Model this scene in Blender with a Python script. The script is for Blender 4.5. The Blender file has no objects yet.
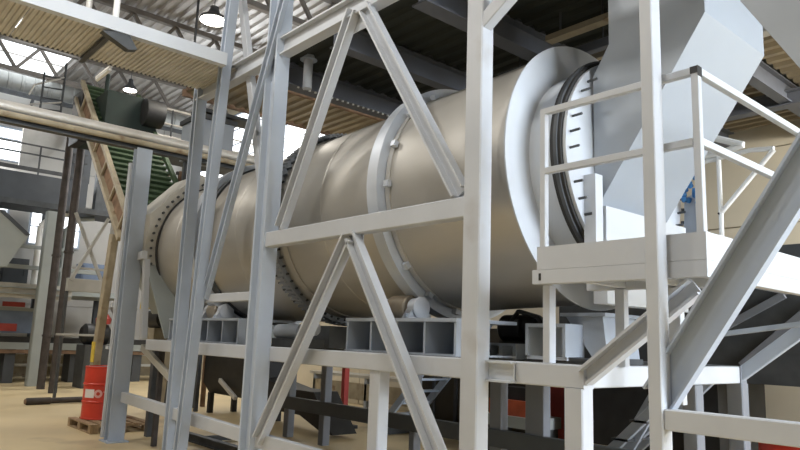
import bpy, math, random
from mathutils import Vector, Matrix
random.seed(7)
S = bpy.context.scene
C = S.collection
PI = math.pi

# ------------------------------------------------------------------ camera
R = [[0.6605318071559945, 0.7499583344666326, 0.035499694354603026],
     [-0.10195880673708482, 0.13644486815033136, -0.9853868274359],
     [-0.743842815024778, 0.6472598353980208, 0.1665910322212495]]
cam_data = bpy.data.cameras.new('camera')
cam = bpy.data.objects.new('camera', cam_data)
C.objects.link(cam)
right, down, fwd = Vector(R[0]), Vector(R[1]), Vector(R[2])
m = Matrix.Identity(4)
for i in range(3):
    m[i][0] = right[i]; m[i][1] = -down[i]; m[i][2] = -fwd[i]
m[0][3], m[1][3], m[2][3] = 0, 0, 1.65
cam.matrix_world = m
cam_data.sensor_width = 36
cam_data.lens = 30.6
cam_data.clip_start = 0.05
S.camera = cam

# ------------------------------------------------------------------ light and exposure
S.view_settings.view_transform = 'Standard'
S.view_settings.look = 'None'
S.view_settings.gamma = 1
S.view_settings.use_curve_mapping = False
S.view_settings.exposure = 0.05
W = bpy.data.worlds.new('world'); S.world = W; W.use_nodes = True
W.node_tree.nodes['Background'].inputs[0].default_value = (0.75, 0.85, 1.0, 1)
W.node_tree.nodes['Background'].inputs[1].default_value = 0.6


def area(name, loc, target, sx, sy, power, col):
    l = bpy.data.lights.new(name, 'AREA'); l.shape = 'RECTANGLE'
    l.size = sx; l.size_y = sy; l.energy = power; l.color = col
    o = bpy.data.objects.new(name, l); C.objects.link(o)
    o.location = loc
    o.rotation_euler = (Vector(target) - Vector(loc)).to_track_quat('-Z', 'Y').to_euler()
    return o


# daylight through the window bay in the right-hand wall
area('window_light', (9.6, 6.0, 4.2), (-3, 5.0, 2.6), 6.5, 5, 2350, (0.80, 0.89, 1.0))
# high-bay lamps in the aisle in front of the machine
for lx, ly, pw in ((-1.5, -2.6, 45), (-6.5, -2.6, 60), (-12.0, -2.6, 100)):
    area('high_bay_light', (lx, ly, 8.2), (lx - 0.3, 1.2, 0), 1.4, 1.4, pw, (1.0, 0.97, 0.92))
for lx, ly, pw in ((-2.0, 0.1, 150), (-5.5, 0.1, 170), (-11.5, 0.1, 120)):
    area('aisle_light', (lx, ly, 9.15), (lx, 3.0, 0), 0.4, 0.4, pw, (1.0, 0.97, 0.92))
for lx, ly, pw in ((-16.0, -0.5, 190), (-23.0, 4.0, 120), (-14.5, 7.4, 200), (-20.5, 8.6, 130)):
    area('high_bay_light', (lx, ly, 8.4), (lx, ly, 0), 1.2, 1.2, pw, (1.0, 0.94, 0.84))
# daylight through the far strip windows
area('far_window_light', (-18.8, 10.7, 8.0), (-15, 5, 2.0), 5.5, 2.0, 420, (0.92, 0.96, 1.0))
area('left_window_light', (-25.7, 3.2, 7.3), (-18, 4, 2.0), 3.0, 1.2, 200, (0.92, 0.96, 1.0))
# warm area light under the mezzanine behind the platform
area('bay_light', (-0.5, 8.4, 4.6), (-3.5, 10.5, 2.0), 1.2, 0.3, 120, (1.0, 0.92, 0.78))

# ------------------------------------------------------------------ materials
MATS = {}


def mat(name, col, rough=0.55, metal=0.0, var=0.10, scale=3.0, stretch=(1, 1, 1), bump=0.0, spots=None, emit=0.0):
    if name in MATS: return MATS[name]
    M = bpy.data.materials.new(name); M.use_nodes = True
    nt = M.node_tree; N = nt.nodes; L = nt.links
    b = N['Principled BSDF']
    b.inputs['Roughness'].default_value = rough
    b.inputs['Metallic'].default_value = metal
    tc = N.new('ShaderNodeTexCoord'); mp = N.new('ShaderNodeMapping')
    mp.inputs['Scale'].default_value = stretch
    L.new(tc.outputs['Object'], mp.inputs['Vector'])
    nz = N.new('ShaderNodeTexNoise'); nz.inputs['Scale'].default_value = scale
    nz.inputs['Detail'].default_value = 5
    L.new(mp.outputs['Vector'], nz.inputs['Vector'])
    rp = N.new('ShaderNodeValToRGB')
    rp.color_ramp.elements[0].position = 0.3; rp.color_ramp.elements[1].position = 0.7
    a = [max(0, c * (1 - var)) for c in col]; d = [min(1, c * (1 + var)) for c in col]
    rp.color_ramp.elements[0].color = (*a, 1); rp.color_ramp.elements[1].color = (*d, 1)
    L.new(nz.outputs['Fac'], rp.inputs['Fac'])
    out = rp.outputs['Color']
    if spots:
        n2 = N.new('ShaderNodeTexNoise'); n2.inputs['Scale'].default_value = spots[1]; n2.inputs['Detail'].default_value = 8
        L.new(mp.outputs['Vector'], n2.inputs['Vector'])
        r2 = N.new('ShaderNodeValToRGB')
        r2.color_ramp.elements[0].position = spots[2]; r2.color_ramp.elements[1].position = spots[2] + 0.12
        L.new(n2.outputs['Fac'], r2.inputs['Fac'])
        mx = N.new('ShaderNodeMix'); mx.data_type = 'RGBA'
        L.new(r2.outputs['Color'], mx.inputs[0]); L.new(out, mx.inputs[6]); mx.inputs[7].default_value = (*spots[0], 1)
        out = mx.outputs[2]
    L.new(out, b.inputs['Base Color'])
    if bump:
        bp = N.new('ShaderNodeBump'); bp.inputs['Strength'].default_value = bump; bp.inputs['Distance'].default_value = 0.02
        L.new(nz.outputs['Fac'], bp.inputs['Height']); L.new(bp.outputs['Normal'], b.inputs['Normal'])
    if emit:
        b.inputs['Emission Color'].default_value = (*col, 1); b.inputs['Emission Strength'].default_value = emit
    MATS[name] = M
    return M


PAINT = mat('grey_paint', (0.51, 0.535, 0.575), 0.45, 0, 0.05, 2.2, bump=0.03, spots=((0.46, 0.465, 0.48), 2.2, 0.64))
PAINT2 = mat('blue_grey_paint', (0.385, 0.44, 0.525), 0.45, 0, 0.08, 2.0)
PAINTB = mat('pale_blue_grey_paint', (0.47, 0.53, 0.62), 0.45, 0, 0.06, 2.0, bump=0.03)
CHUTEP = mat('chute_paint', (0.35, 0.385, 0.43), 0.42, 0, 0.05, 1.2, bump=0.02)
PAINT3 = mat('machine_grey_paint', (0.36, 0.40, 0.46), 0.5, 0, 0.08, 2.0)
WHITEP = mat('white_grey_paint', (0.56, 0.59, 0.63), 0.42, 0, 0.04, 1.5)
STEEL = mat('satin_stainless', (0.48, 0.46, 0.42), 0.45, 0.55, 0.07, 1.3, (0.7, 2.2, 2.2), bump=0.05)
TYRE = mat('tyre_steel', (0.58, 0.62, 0.68), 0.38, 0.25, 0.06, 3)
RIM = mat('rim_steel', (0.58, 0.56, 0.52), 0.4, 0.6, 0.06, 3)
DARKM = mat('dark_steel', (0.07, 0.075, 0.08), 0.6, 0.2, 0.25, 4)
BLACK = mat('black_rubber', (0.018, 0.018, 0.018), 0.55, 0, 0.3, 5)
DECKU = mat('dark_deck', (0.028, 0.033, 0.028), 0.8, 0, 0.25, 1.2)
BEAMD = mat('deck_beam_paint', (0.12, 0.13, 0.155), 0.6, 0, 0.10, 2)
GALV = mat('galvanised', (0.62, 0.60, 0.56), 0.42, 0.35, 0.12, 2.5, (1, 1, 1))
BROWN = mat('rusty_pipe', (0.062, 0.052, 0.048), 0.7, 0.1, 0.3, 6, bump=0.2)
RUST = mat('rusty_steel', (0.22, 0.14, 0.09), 0.85, 0, 0.35, 5)
TAN = mat('tan_paint', (0.36, 0.31, 0.22), 0.6, 0, 0.2, 4, spots=((0.22, 0.15, 0.09), 5, 0.6))
GREEN = mat('green_cover', (0.040, 0.070, 0.032), 0.7, 0, 0.2, 3)
GREEND = mat('dark_green_cover', (0.014, 0.026, 0.021), 0.7, 0, 0.2, 3)
CREAM = mat('cream_hood_paint', (0.46, 0.44, 0.39), 0.55, 0, 0.08, 3)
FLOORM = mat('concrete_floor', (0.60, 0.475, 0.275), 0.5, 0, 0.12, 0.6, bump=0.03, spots=((0.44, 0.34, 0.20), 0.9, 0.58))
ROOFM = mat('roof_sheet', (0.46, 0.44, 0.42), 0.42, 0.35, 0.12, 1.2)
WALLM = mat('wall_panel', (0.62, 0.56, 0.44), 0.6, 0, 0.06, 1.0)
WALLW = mat('wall_panel_pale', (0.46, 0.45, 0.43), 0.6, 0, 0.06, 1.0)
TRUSS = mat('roof_truss_paint', (0.15, 0.135, 0.12), 0.6, 0, 0.2, 2)
RED = mat('red_barrel_paint', (0.62, 0.045, 0.022), 0.38, 0, 0.10, 3)
REDD = mat('red_paint', (0.40, 0.06, 0.05), 0.5, 0, 0.15, 3)
BLUE = mat('blue_trough_paint', (0.17, 0.22, 0.32), 0.5, 0, 0.15, 3)
NAVY = mat('slate_blue_paint', (0.065, 0.073, 0.085), 0.55, 0, 0.15, 2)
HOPP = mat('hopper_grey', (0.33, 0.36, 0.355), 0.55, 0, 0.08, 1.5)
WOOD = mat('pallet_wood', (0.34, 0.24, 0.14), 0.8, 0, 0.25, 8, (1, 6, 1))
LABELW = mat('label_white', (0.80, 0.76, 0.74), 0.5, 0, 0.03, 5)
LABELP = mat('emblem_pink', (0.78, 0.42, 0.38), 0.5, 0, 0.05, 5)
YELLOW = mat('yellow_mark', (0.65, 0.48, 0.06), 0.6, 0, 0.25, 9)
BLUERAG = mat('blue_cloth', (0.05, 0.20, 0.45), 0.8, 0, 0.25, 14, bump=0.3)
STRIPE = mat('red_white_tape', (0.75, 0.55, 0.55), 0.6, 0, 0.1, 5)
STRIPR = mat('red_tape', (0.60, 0.07, 0.08), 0.6, 0, 0.1, 5)
WHITE = mat('white_tube_paint', (0.82, 0.82, 0.80), 0.4, 0, 0.03, 3)
ORANGE = mat('orange_red_crate', (0.50, 0.10, 0.04), 0.6, 0, 0.2, 5)
SEAL = mat('seal_rubber', (0.030, 0.029, 0.028), 0.8, 0, 0.3, 6)
BRONZE = mat('worn_roller_steel', (0.42, 0.36, 0.28), 0.4, 0.6, 0.15, 8)
GLASS = mat('daylit_pane', (0.93, 0.97, 1.0), 0.3, 0, 0.0, 1, emit=2.2)
LAMPE = mat('lamp_glow', (1.0, 0.95, 0.85), 0.3, 0, 0.0, 1, emit=14)
SHADEP = mat('grey_paint_shaded', (0.20, 0.215, 0.245), 0.55, 0, 0.08, 2)  # frame grey darkened: shade under the deck is put into the colour
MEZZR = mat('mezzanine_sheet', (0.30, 0.25, 0.17), 0.5, 0.1, 0.2, 1.5)


# ------------------------------------------------------------------ geometry helpers
class MB:
    def __init__(s): s.v = []; s.f = []

    def add(s, vs, fs):
        o = len(s.v); s.v += [tuple(v) for v in vs]; s.f += [tuple(i + o for i in f) for f in fs]
        return s

    def box(s, x0, x1, y0, y1, z0, z1):
        v = [(x, y, z) for z in (z0, z1) for y in (y0, y1) for x in (x0, x1)]
        return s.add(v, [(0, 2, 3, 1), (4, 5, 7, 6), (0, 1, 5, 4), (2, 6, 7, 3), (0, 4, 6, 2), (1, 3, 7, 5)])

    def ext(s, poly, d):                       # polygon of 3-D points swept by vector d
        n = len(poly); d = Vector(d); a = [Vector(p) for p in poly]
        v = a + [p + d for p in a]
        nrm = Vector((0, 0, 0))
        for i in range(n): nrm += a[i].cross(a[(i + 1) % n])
        f = [(i, (i + 1) % n, n + (i + 1) % n, n + i) for i in range(n)] + [tuple(range(n - 1, -1, -1)), tuple(range(n, 2 * n))]
        if nrm.dot(d) < 0: f = [tuple(reversed(q)) for q in f]
        return s.add(v, f)

    def bar(s, p, q, w, h, prof='box', up=(0, 0, 1), t=0.012):
        p = Vector(p); q = Vector(q); d = (q - p).normalized(); up = Vector(up)
        sx = d.cross(up).normalized(); sy = sx.cross(d).normalized()   # sy ~ up
        a, b = w / 2, h / 2
        if prof == 'box':
            c = min(w, h) * 0.07
            P = [(-a + c, -b), (a - c, -b), (a, -b + c), (a, b - c), (a - c, b), (-a + c, b), (-a, b - c), (-a, -b + c)]
        elif prof == 'H':                       # flanges at +-b
            P = [(-a, -b), (a, -b), (a, -b + t), (t / 2, -b + t), (t / 2, b - t), (a, b - t), (a, b), (-a, b), (-a, b - t), (-t / 2, b - t), (-t / 2, -b + t), (-a, -b + t)]
        elif prof == 'C':                       # web at -b, lips toward +up
            P = [(-a, -b), (a, -b), (a, b), (a - t, b), (a - t, -b + t), (-a + t, -b + t), (-a + t, b), (-a, b)]
        elif prof == 'L':
            P = [(-a, -b), (a, -b), (a, -b + t), (-a + t, -b + t), (-a + t, b), (-a, b)]
        return s.ext([p + sx * x + sy * y for x, y in P], q - p)

    def tube(s, p, q, r, n=14):
        p = Vector(p); q = Vector(q); d = (q - p).normalized()
        u = d.orthogonal().normalized(); w = d.cross(u)
        return s.ext([p + (u * math.cos(2 * PI * i / n) + w * math.sin(2 * PI * i / n)) * r for i in range(n)], q - p)

    def lathe(s, o, axis, prof, n=48, closed=False):
        o = Vector(o); ax = Vector(axis).normalized()
        u = ax.cross(Vector((0, 0, 1)))
        u = u.normalized() if u.length > 1e-3 else Vector((1, 0, 0))
        w = ax.cross(u)
        v = []; f = []
        k = len(prof)
        for i in range(n):
            c, sn = math.cos(2 * PI * i / n), math.sin(2 * PI * i / n)
            for a, r in prof: v.append(o + ax * a + (u * c + w * sn) * r)
        rng = k if closed else k - 1
        for i in range(n):
            j = (i + 1) % n
            for t in range(rng):
                t2 = (t + 1) % k
                f.append((i * k + t, j * k + t, j * k + t2, i * k + t2))
        if not closed:
            if prof[0][1] > 1e-6: f.append(tuple(i * k for i in range(n - 1, -1, -1)))
            if prof[-1][1] > 1e-6: f.append(tuple(i * k + k - 1 for i in range(n)))
        return s.add(v, f)

    def path(s, pts, r, n=10):
        for a, b in zip(pts[:-1], pts[1:]): s.tube(a, b, r, n)
        return s

    def build(s, name, material, parent=None, label=None, cat=None, group=None, kind=None, origin=None):
        me = bpy.data.meshes.new(name)
        if parent is not None:
            o0 = WORLD[parent.name]
        else:
            if origin is None:
                xs, ys, zs = zip(*s.v)
                origin = ((min(xs) + max(xs)) / 2, (min(ys) + max(ys)) / 2, min(zs))
            o0 = Vector(origin)
        me.from_pydata([tuple(Vector(v) - o0) for v in s.v], [], s.f)
        me.polygons.foreach_set('use_smooth', [True] * len(me.polygons))
        me.update()
        me.set_sharp_from_angle(angle=math.radians(38))
        me.materials.append(material)
        o = bpy.data.objects.new(name, me); C.objects.link(o)
        if parent is not None:
            o.parent = parent
            WORLD[o.name] = o0.copy()
        else:
            o.location = o0
            WORLD[o.name] = o0.copy()
        tag(o, label, cat, group, kind)
        return o


WORLD = {}


def tag(o, label=None, cat=None, group=None, kind=None):
    if label: o['label'] = label
    if cat: o['category'] = cat
    if group: o['group'] = group
    if kind: o['kind'] = kind


def thing(name, loc, label, cat, group=None):
    o = bpy.data.objects.new(name, None); C.objects.link(o)
    o.location = loc; o.empty_display_size = 0.2
    WORLD[o.name] = Vector(loc)
    tag(o, label, cat, group)
    return o


def clone(o, off, label=None, parent=None):
    c = o.copy(); C.objects.link(c)
    if parent is None: c.location = Vector(o.location) + Vector(off)
    else: c.parent = parent
    if label: c['label'] = label
    WORLD[c.name] = WORLD[o.name] + Vector(off)
    for ch in list(o.children): clone(ch, (0, 0, 0), None, c)
    return c


def piece(o, off, parent):                     # a copy of a part, shifted, sharing its mesh
    c = o.copy(); C.objects.link(c); c.parent = parent
    c.location = Vector(o.location) + Vector(off)
    WORLD[c.name] = WORLD[o.name]
    return c


def bx(*a): return MB().box(*a)
def br(*a, **k): return MB().bar(*a, **k)
def tb(*a, **k): return MB().tube(*a, **k)


FRONT = (0, -1, 0)

# ================================================================== the hall
bx(-26.4, 10.4, -8.4, 11.4, -0.3, 0.0).build('floor', FLOORM, kind='structure')
# roof: ribbed sheets, each its own piece
ceil = bx(-26.4, 10.4, -8.4, 11.4, 10.16, 10.3).build('ceiling', ROOFM, kind='structure')


def ribbed(y0, y1, x0, x1, z, pitch, depth, mb, along='x'):
    # trapezoid ribs below z; ribs run along x (or along y)
    n = max(1, round((y1 - y0) / pitch)); p = (y1 - y0) / n
    prof = []
    for i in range(n):
        a = y0 + i * p
        prof += [(a, z), (a + p * 0.35, z), (a + p * 0.5, z - depth), (a + p * 0.85, z - depth)]
    prof.append((y1, z))
    v = []; f = []
    for a, h in prof:
        if along == 'x': v += [(x0, a, h), (x1, a, h)]
        else: v += [(a, x0, h), (a, x1, h)]
    for i in range(len(prof) - 1): f.append((2 * i, 2 * i + 1, 2 * i + 3, 2 * i + 2))
    o = len(v)
    v += [(p[0], p[1], p[2] + 0.004) for p in v]
    f += [tuple(i + o for i in reversed(q)) for q in f]
    return mb.add(v, f)


for i in range(10):
    y0 = -8.4 + i * 1.98
    for x0, x1 in ((-26, -20.5), (-20.4, -15.2), (-15.1, -8), (-7.9, 10)):
        if x0 == -26 and i == 6: continue
        ribbed(y0, y0 + 1.96, x0, x1, 10.12, 0.28, 0.06, MB()).build('roof_sheet', ROOFM, ceil)
ws = thing('window_4', (-23.2, 4.5, 10.05), 'bright daylit roof light in the ceiling at far left', 'window')
ws['kind'] = 'structure'
for k in range(4):
    bx(-26 + k * 1.38, -26 + k * 1.38 + 1.32, 3.5, 5.42, 10.07, 10.09).build('pane', GLASS, ws)
for k in range(3):
    bx(-26 + k * 1.38 + 1.32, -26 + k * 1.38 + 1.38, 3.5, 5.42, 10.03, 10.12).build('mullion', ROOFM, ws)


def wall_with_panels(name, axis, pos, a0, a1, z0, z1, out, material, ph=1.0, pl=6.0, holes=()):
    """backing slab with proud panels; holes = (a0,a1,z0,z1) left free of panels"""
    def slab(u0, u1, w0, w1, d0, d1):
        return bx(pos + d0, pos + d1, u0, u1, w0, w1) if axis == 'x' else bx(u0, u1, pos + d0, pos + d1, w0, w1)
    d = sorted((0.06 * out, 0.30 * out))
    w = slab(a0, a1, z0, z1, *d).build(name, material, kind='structure')
    z = z0
    while z < z1 - 0.01:
        zz = min(z + ph, z1); a = a0
        while a < a1 - 0.01:
            aa = min(a + pl, a1)
            if not any(h[0] < aa - .02 and h[1] > a + .02 and h[2] < zz - .02 and h[3] > z + .02 for h in holes):
                e = sorted((0.0, 0.055 * out))
                slab(a + 0.012, aa - 0.012, z + 0.012, zz - 0.012, *e).build('panel', material, w)
            a = aa
        z = zz
    return w


wall_with_panels('wall_back', 'y', 11.0, -26, 10, 0, 10.1, 1, WALLM, 1.2, 6.0, holes=[(-25.7, -15.9, 6.1, 9.5)])
wall_with_panels('wall_left', 'x', -26.0, -8, 11, 0, 10.1, -1, WALLW, 1.2, 3.0, holes=[(1.0, 5.2, 7.2, 8.4), (5.6, 7.3, 4.45, 5.75), (2.4, 4.95, 5.05, 5.95)])
wall_with_panels('wall_right', 'x', 10.0, -8, 11, 0, 10.1, 1, WALLM, 2.5, 6.5)
wall_with_panels('wall_front', 'y', -8.0, -26, 10, 0, 10.1, -1, mat('front_wall_panel', (0.22, 0.22, 0.22), .6), 2.5, 9.0)


def window(name, axis, pos, a0, a1, z0, z1, na, nz, label, inner):
    t = thing(name, (pos, (a0 + a1) / 2, z0) if axis == 'x' else ((a0 + a1) / 2, pos, z0), label, 'window')
    t['kind'] = 'structure'

    def slab(u0, u1, w0, w1, d0, d1):
        d0, d1 = sorted((pos + d0 * inner, pos + d1 * inner))
        return bx(d0, d1, u0, u1, w0, w1) if axis == 'x' else bx(u0, u1, d0, d1, w0, w1)
    f = 0.05
    fr = MB()
    for q in ((a0, a1, z0, z0 + f), (a0, a1, z1 - f, z1), (a0, a0 + f, z0 + f, z1 - f), (a1 - f, a1, z0 + f, z1 - f)):
        b = slab(*q, -0.02, 0.06); fr.add(b.v, b.f)
    fr.build('window_frame', PAINT2, t)
    da = (a1 - a0 - 2 * f) / na; dz = (z1 - z0 - 2 * f) / nz
    for i in range(na):
        for j in range(nz):
            slab(a0 + f + i * da + .015, a0 + f + (i + 1) * da - .015, z0 + f + j * dz + .015, z0 + f + (j + 1) * dz - .015, 0.0, 0.012).build('pane', GLASS, t)
    for i in range(1, na): slab(a0 + f + i * da - .015, a0 + f + i * da + .015, z0 + f, z1 - f, -0.01, 0.03).build('mullion', PAINT2, t)
    for j in range(1, nz): slab(a0 + f, a1 - f, z0 + f + j * dz - .02, z0 + f + j * dz + .02, -0.012, 0.04).build('transom', PAINT2, t)


window('window_1', 'y', 11.0, -25.6, -15.9, 6.1, 9.5, 4, 6, 'bright strip window in the back wall seen above the drum', -1)
window('window_2', 'x', -26.0, 1.0, 5.2, 7.2, 8.4, 3, 3, 'blown-out window high on the far left wall behind the handrail', 1)
window('window_6', 'x', -26.0, 2.4, 4.95, 5.05, 5.95, 2, 2, 'blown-out low window on the far left wall above the hopper', 1)
window('window_3', 'x', -26.0, 5.6, 7.3, 4.45, 5.75, 2, 2, 'blown-out low window on the far left wall between the brown pipes', 1)
window('window_5', 'x', 10.0, 2.5, 9.5, 1.7, 6.7, 5, 3, 'tall daylit window bay in the right wall', -1)

# roof trusses
for k, (tx, lab) in enumerate(((-13.2, 'brown lattice roof truss nearest, above the corrugated walkway'),
                               (-17.4, 'brown lattice roof truss in the middle above the conveyor'),
                               (-21.8, 'brown lattice roof truss farthest, near the left wall'))):
    t = thing('roof_truss', (tx, 1.5, 9.0), lab, 'truss')
    br((tx, -8, 9.95), (tx, 10.95, 9.95), 0.16, 0.14).build('top_chord', TRUSS, t)
    br((tx, -8, 9.05), (tx, 10.95, 9.05), 0.16, 0.14).build('bottom_chord', TRUSS, t)
    n = 16
    for i in range(n):
        y0 = -7.8 + i * 18.6 / n; y1 = y0 + 18.6 / n; ym = (y0 + y1) / 2
        br((tx, y0, 9.1), (tx, ym, 9.9), 0.09, 0.09, up=(1, 0, 0)).build('web_bar', TRUSS, t)
        br((tx, ym, 9.9), (tx, y1, 9.1), 0.09, 0.09, up=(1, 0, 0)).build('web_bar', TRUSS, t)


# high-bay lamps
def lamp(x, y, z, label, r=0.22):
    t = thing('high_bay_lamp', (x, y, z), label, 'lamp')
    MB().lathe((x, y, z), (0, 0, 1), [(0.0, r), (0.06, r * .95), (0.18, r * .45), (0.30, r * .3), (0.36, r * .3)], 20).build('lamp_shade', DARKM, t)
    MB().lathe((x, y, z - 0.012), (0, 0, 1), [(0, r * .9), (0.01, r * .9)], 20).build('lamp_lens', LAMPE, t)
    tb((x, y, z + 0.36), (x, y, 10.08), 0.012, 6).build('hanging_rod', DARKM, t)


lamp(-21.4, 7.0, 9.2, 'glowing high-bay lamp above the dark green conveyor head')
lamp(-15.3, 6.85, 9.4, 'glaring high-bay lamp beside the first tall frame post', 0.36)
lamp(-1.0, -2.6, 8.3, 'high-bay lamp over the aisle nearest the window bay')
lamp(-6.5, -2.6, 8.3, 'high-bay lamp over the middle of the aisle')
lamp(-12.0, -2.6, 8.3, 'high-bay lamp over the far end of the aisle')
lamp(-2.0, 0.1, 9.25, 'high-bay lamp nearest the chute in the row beside the frame')
lamp(-5.5, 0.1, 9.25, 'high-bay lamp in the middle of the row beside the frame')
lamp(-11.5, 0.1, 9.25, 'high-bay lamp at the far end of the row beside the frame')

# ================================================================== mezzanine over the drum
mz = thing('mezzanine_floor', (-3, 7.5, 5.0), 'dark sheet-metal mezzanine floor on steel joists above the drum', 'mezzanine')
for k, (x0, x1) in enumerate(((-7.3, -6.05), (-5.85, -4.65), (-4.45, -3.2), (-3.0, -1.7), (-1.5, 0.2), (0.4, 2.6))):
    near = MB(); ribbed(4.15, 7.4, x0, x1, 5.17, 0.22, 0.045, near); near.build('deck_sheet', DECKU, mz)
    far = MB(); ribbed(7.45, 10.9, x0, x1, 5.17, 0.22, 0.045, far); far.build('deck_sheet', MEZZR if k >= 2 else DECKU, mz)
bx(-7.45, 2.7, 4.1, 10.95, 5.18, 5.24).build('floor_plate', DARKM, mz)
for x, w in ((-7.38, 0.22), (-5.95, 0.16), (-4.55, 0.2), (-3.1, 0.14), (-1.6, 0.14), (0.3, 0.14)):
    br((x, 4.1, 5.0), (x, 10.95, 5.0), w, 0.28, 'H', t=0.02).build('joist', BEAMD, mz)
br((-7.0, 9.3, 4.92), (2.6, 9.3, 4.92), 0.18, 0.2, 'H', t=0.02).build('cross_beam', BEAMD, mz)
# row of bright bolts on the lower flange of the outer joist
bolt = MB().lathe((-7.29, 4.5, 4.842), (0, 0, 1), [(0, 0.016), (0.02, 0.016)], 8).build('bolt', WHITE, mz)
for k in range(1, 26): piece(bolt, (0, k * 0.09, 0), mz)
hp = thing('hanger_pipe', (-6.95, 4.45, 4.95), 'short pale pipe stub hanging under the mezzanine edge joist', 'pipe')
tb((-7.0, 4.45, 4.86 - .12), (-7.0, 4.45, 5.36), 0.06).build('pipe_body', PAINT, hp)
MB().lathe((-7.0, 4.45, 5.12), (0, 0, 1), [(0, 0.11), (0.04, 0.11)], 16).build('flange', PAINT2, hp)
br((-7.15, 4.45, 5.33), (-6.55, 4.45, 5.33), 0.10, 0.1).build('branch', PAINT, hp)

ud = thing('upper_deck', (-13.4, 8, 6.9), 'olive-brown sheet deck higher up between the posts and the strip window', 'deck')
for k in range(6):
    y0 = 5.9 + k * 0.83
    ribbed(y0, y0 + 0.81, -14.3, -12.45, 7.0, 0.26, 0.05, MB()).build('deck_sheet', MEZZR, ud)
br((-14.35, 5.85, 6.98), (-14.35, 10.95, 6.98), 0.08, 0.16).build('edge_beam', RUST, ud)
br((-12.4, 5.85, 6.98), (-12.4, 10.95, 6.98), 0.08, 0.16).build('edge_beam', RUST, ud)
for y in (5.95, 8.3, 10.8): br((-14.3, y, 7.08), (-12.45, y, 7.08), 0.1, 0.14).build('joist', RUST, ud)
for x in (-14.3, -12.45):
    for y in (6.0, 10.7): tb((x, y, 7.05), (x, y, 10.1), 0.03, 8).build('hanger', DARKM, ud)

# trays and ducts under the mezzanine by the chute
tr = thing('cable_tray', (-3.75, 5.6, 4.75), 'tan cable tray under the mezzanine left of the chute', 'cable tray')
br((-4.15, 5.62, 4.86), (-3.35, 5.62, 4.86), 0.12, 0.06, 'C').build('tray_channel', TAN, tr)
for x in (-4.0, -3.5): tb((x, 5.62, 4.86), (x, 5.62, 5.13), 0.012, 6).build('hanging_rod', DARKM, tr)
for k, (y, z, w, mt, lab) in enumerate(((5.95, 4.78, 0.10, BEAMD, 'dark conduit beam under the mezzanine just above the end disc'),
                                        (6.3, 4.84, 0.07, TAN, 'thin tan conduit behind the dark conduit beam'),
                                        (6.75, 4.80, 0.14, GALV, 'galvanised square duct farthest under the mezzanine'))):
    t = thing('conduit', (-3.6, y, z), lab, 'conduit')
    br((-5.1, y, z), (-2.2, y, z), w, w).build('conduit_body', mt, t)
    for x in (-4.8, -3.7, -2.5): tb((x, y, z + w / 2), (x, y, 5.14), 0.01, 6).build('hanging_rod', DARKM, t)

# ================================================================== corrugated walkway, upper left
wk = thing('hanging_walkway', (-8.2, 0.5, 5.0), 'overhead walkway with ribbed galvanised deck and blue-grey edge beam', 'walkway')
for k in range(7):
    y0 = -2.0 + k * 0.86
    ribbed(y0, y0 + 0.85, -8.78, -7.72, 5.03, 0.055, 0.022, MB()).build('deck_sheet', GALV, wk)
bx(-7.68, -7.58, -2.1, 3.62, 4.97, 5.13).build('edge_beam', WHITEP, wk)
br((-8.80, -2.1, 5.08), (-8.80, 3.7, 5.08), 0.05, 0.12).build('edge_beam', DARKM, wk)
br((-8.82, 2.25, 4.975), (-7.66, 2.25, 4.975), 0.06, 0.05).build('cross_bar', DARKM, wk)
MB().ext([(-7.70, 2.12, 4.93), (-7.70, 2.42, 4.80), (-7.70, 2.52, 4.83), (-7.70, 2.40, 5.0)], (0.10, 0, 0)).build('bracket', DARKM, wk)
tb((-7.62, 2.25, 5.05), (-7.62, 2.25, 10.05), 0.035).build('hanger', WHITE, wk)
tb((-8.75, 2.25, 5.05), (-8.75, 2.25, 10.05), 0.035).build('hanger', GALV, wk)
tl = thing('tube_lamp', (-9.0, 2.7, 5.0), 'small pale tube lamp in a bracket under the walkway edge', 'lamp')
tb((-9.38, 2.62, 4.98), (-8.86, 2.62, 4.98), 0.022, 8).build('tube', WHITE, tl)
bx(-9.4, -8.84, 2.6, 2.64, 5.0, 5.03).build('lamp_body', GALV, tl)

# ================================================================== front truss
ft = thing('truss_frame', (-6, 3.85, 0), 'tall light grey steel truss with V braces standing in front of the drum', 'steel frame')
br((-6.71, 3.84, 0), (-6.71, 3.84, 6.3), 0.18, 0.24, 'H', up=(1, 0, 0), t=0.03).build('post', PAINTB, ft, label='H-section post left of the mid rail')
br((-3.50, 3.83, 0), (-3.50, 3.83, 6.3), 0.172, 0.14, up=FRONT).build('post', PAINT, ft, label='post in the middle of the frame')
br((-1.995, 3.735, 0), (-1.995, 3.735, 6.3), 0.082, 0.11, up=FRONT).build('post', PAINT, ft, label='nearest post, in front of the platform')
br((-8.79, 3.84, 0), (-8.79, 3.84, 5.05), 0.14, 0.14, 'H', up=(1, 0, 0), t=0.03).build('post', PAINT2, ft, label='bluish post under the left end of the top chord')
MB().bar((-8.15, 3.69, 0), (-7.69, 3.69, 6.2), 0.12, 0.13, 'H', up=(1, 0, 0), t=0.03).build('post', PAINT2, ft, label='bluish post running past the top chord')
br((-8.86, 3.85, 4.97), (-1.9, 3.85, 4.97), 0.14, 0.22, 'H', t=0.02).build('top_chord', PAINT, ft)
br((-6.63, 3.83, 2.69), (-3.58, 3.83, 2.69), 0.12, 0.165).build('mid_rail', PAINT, ft)
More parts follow.
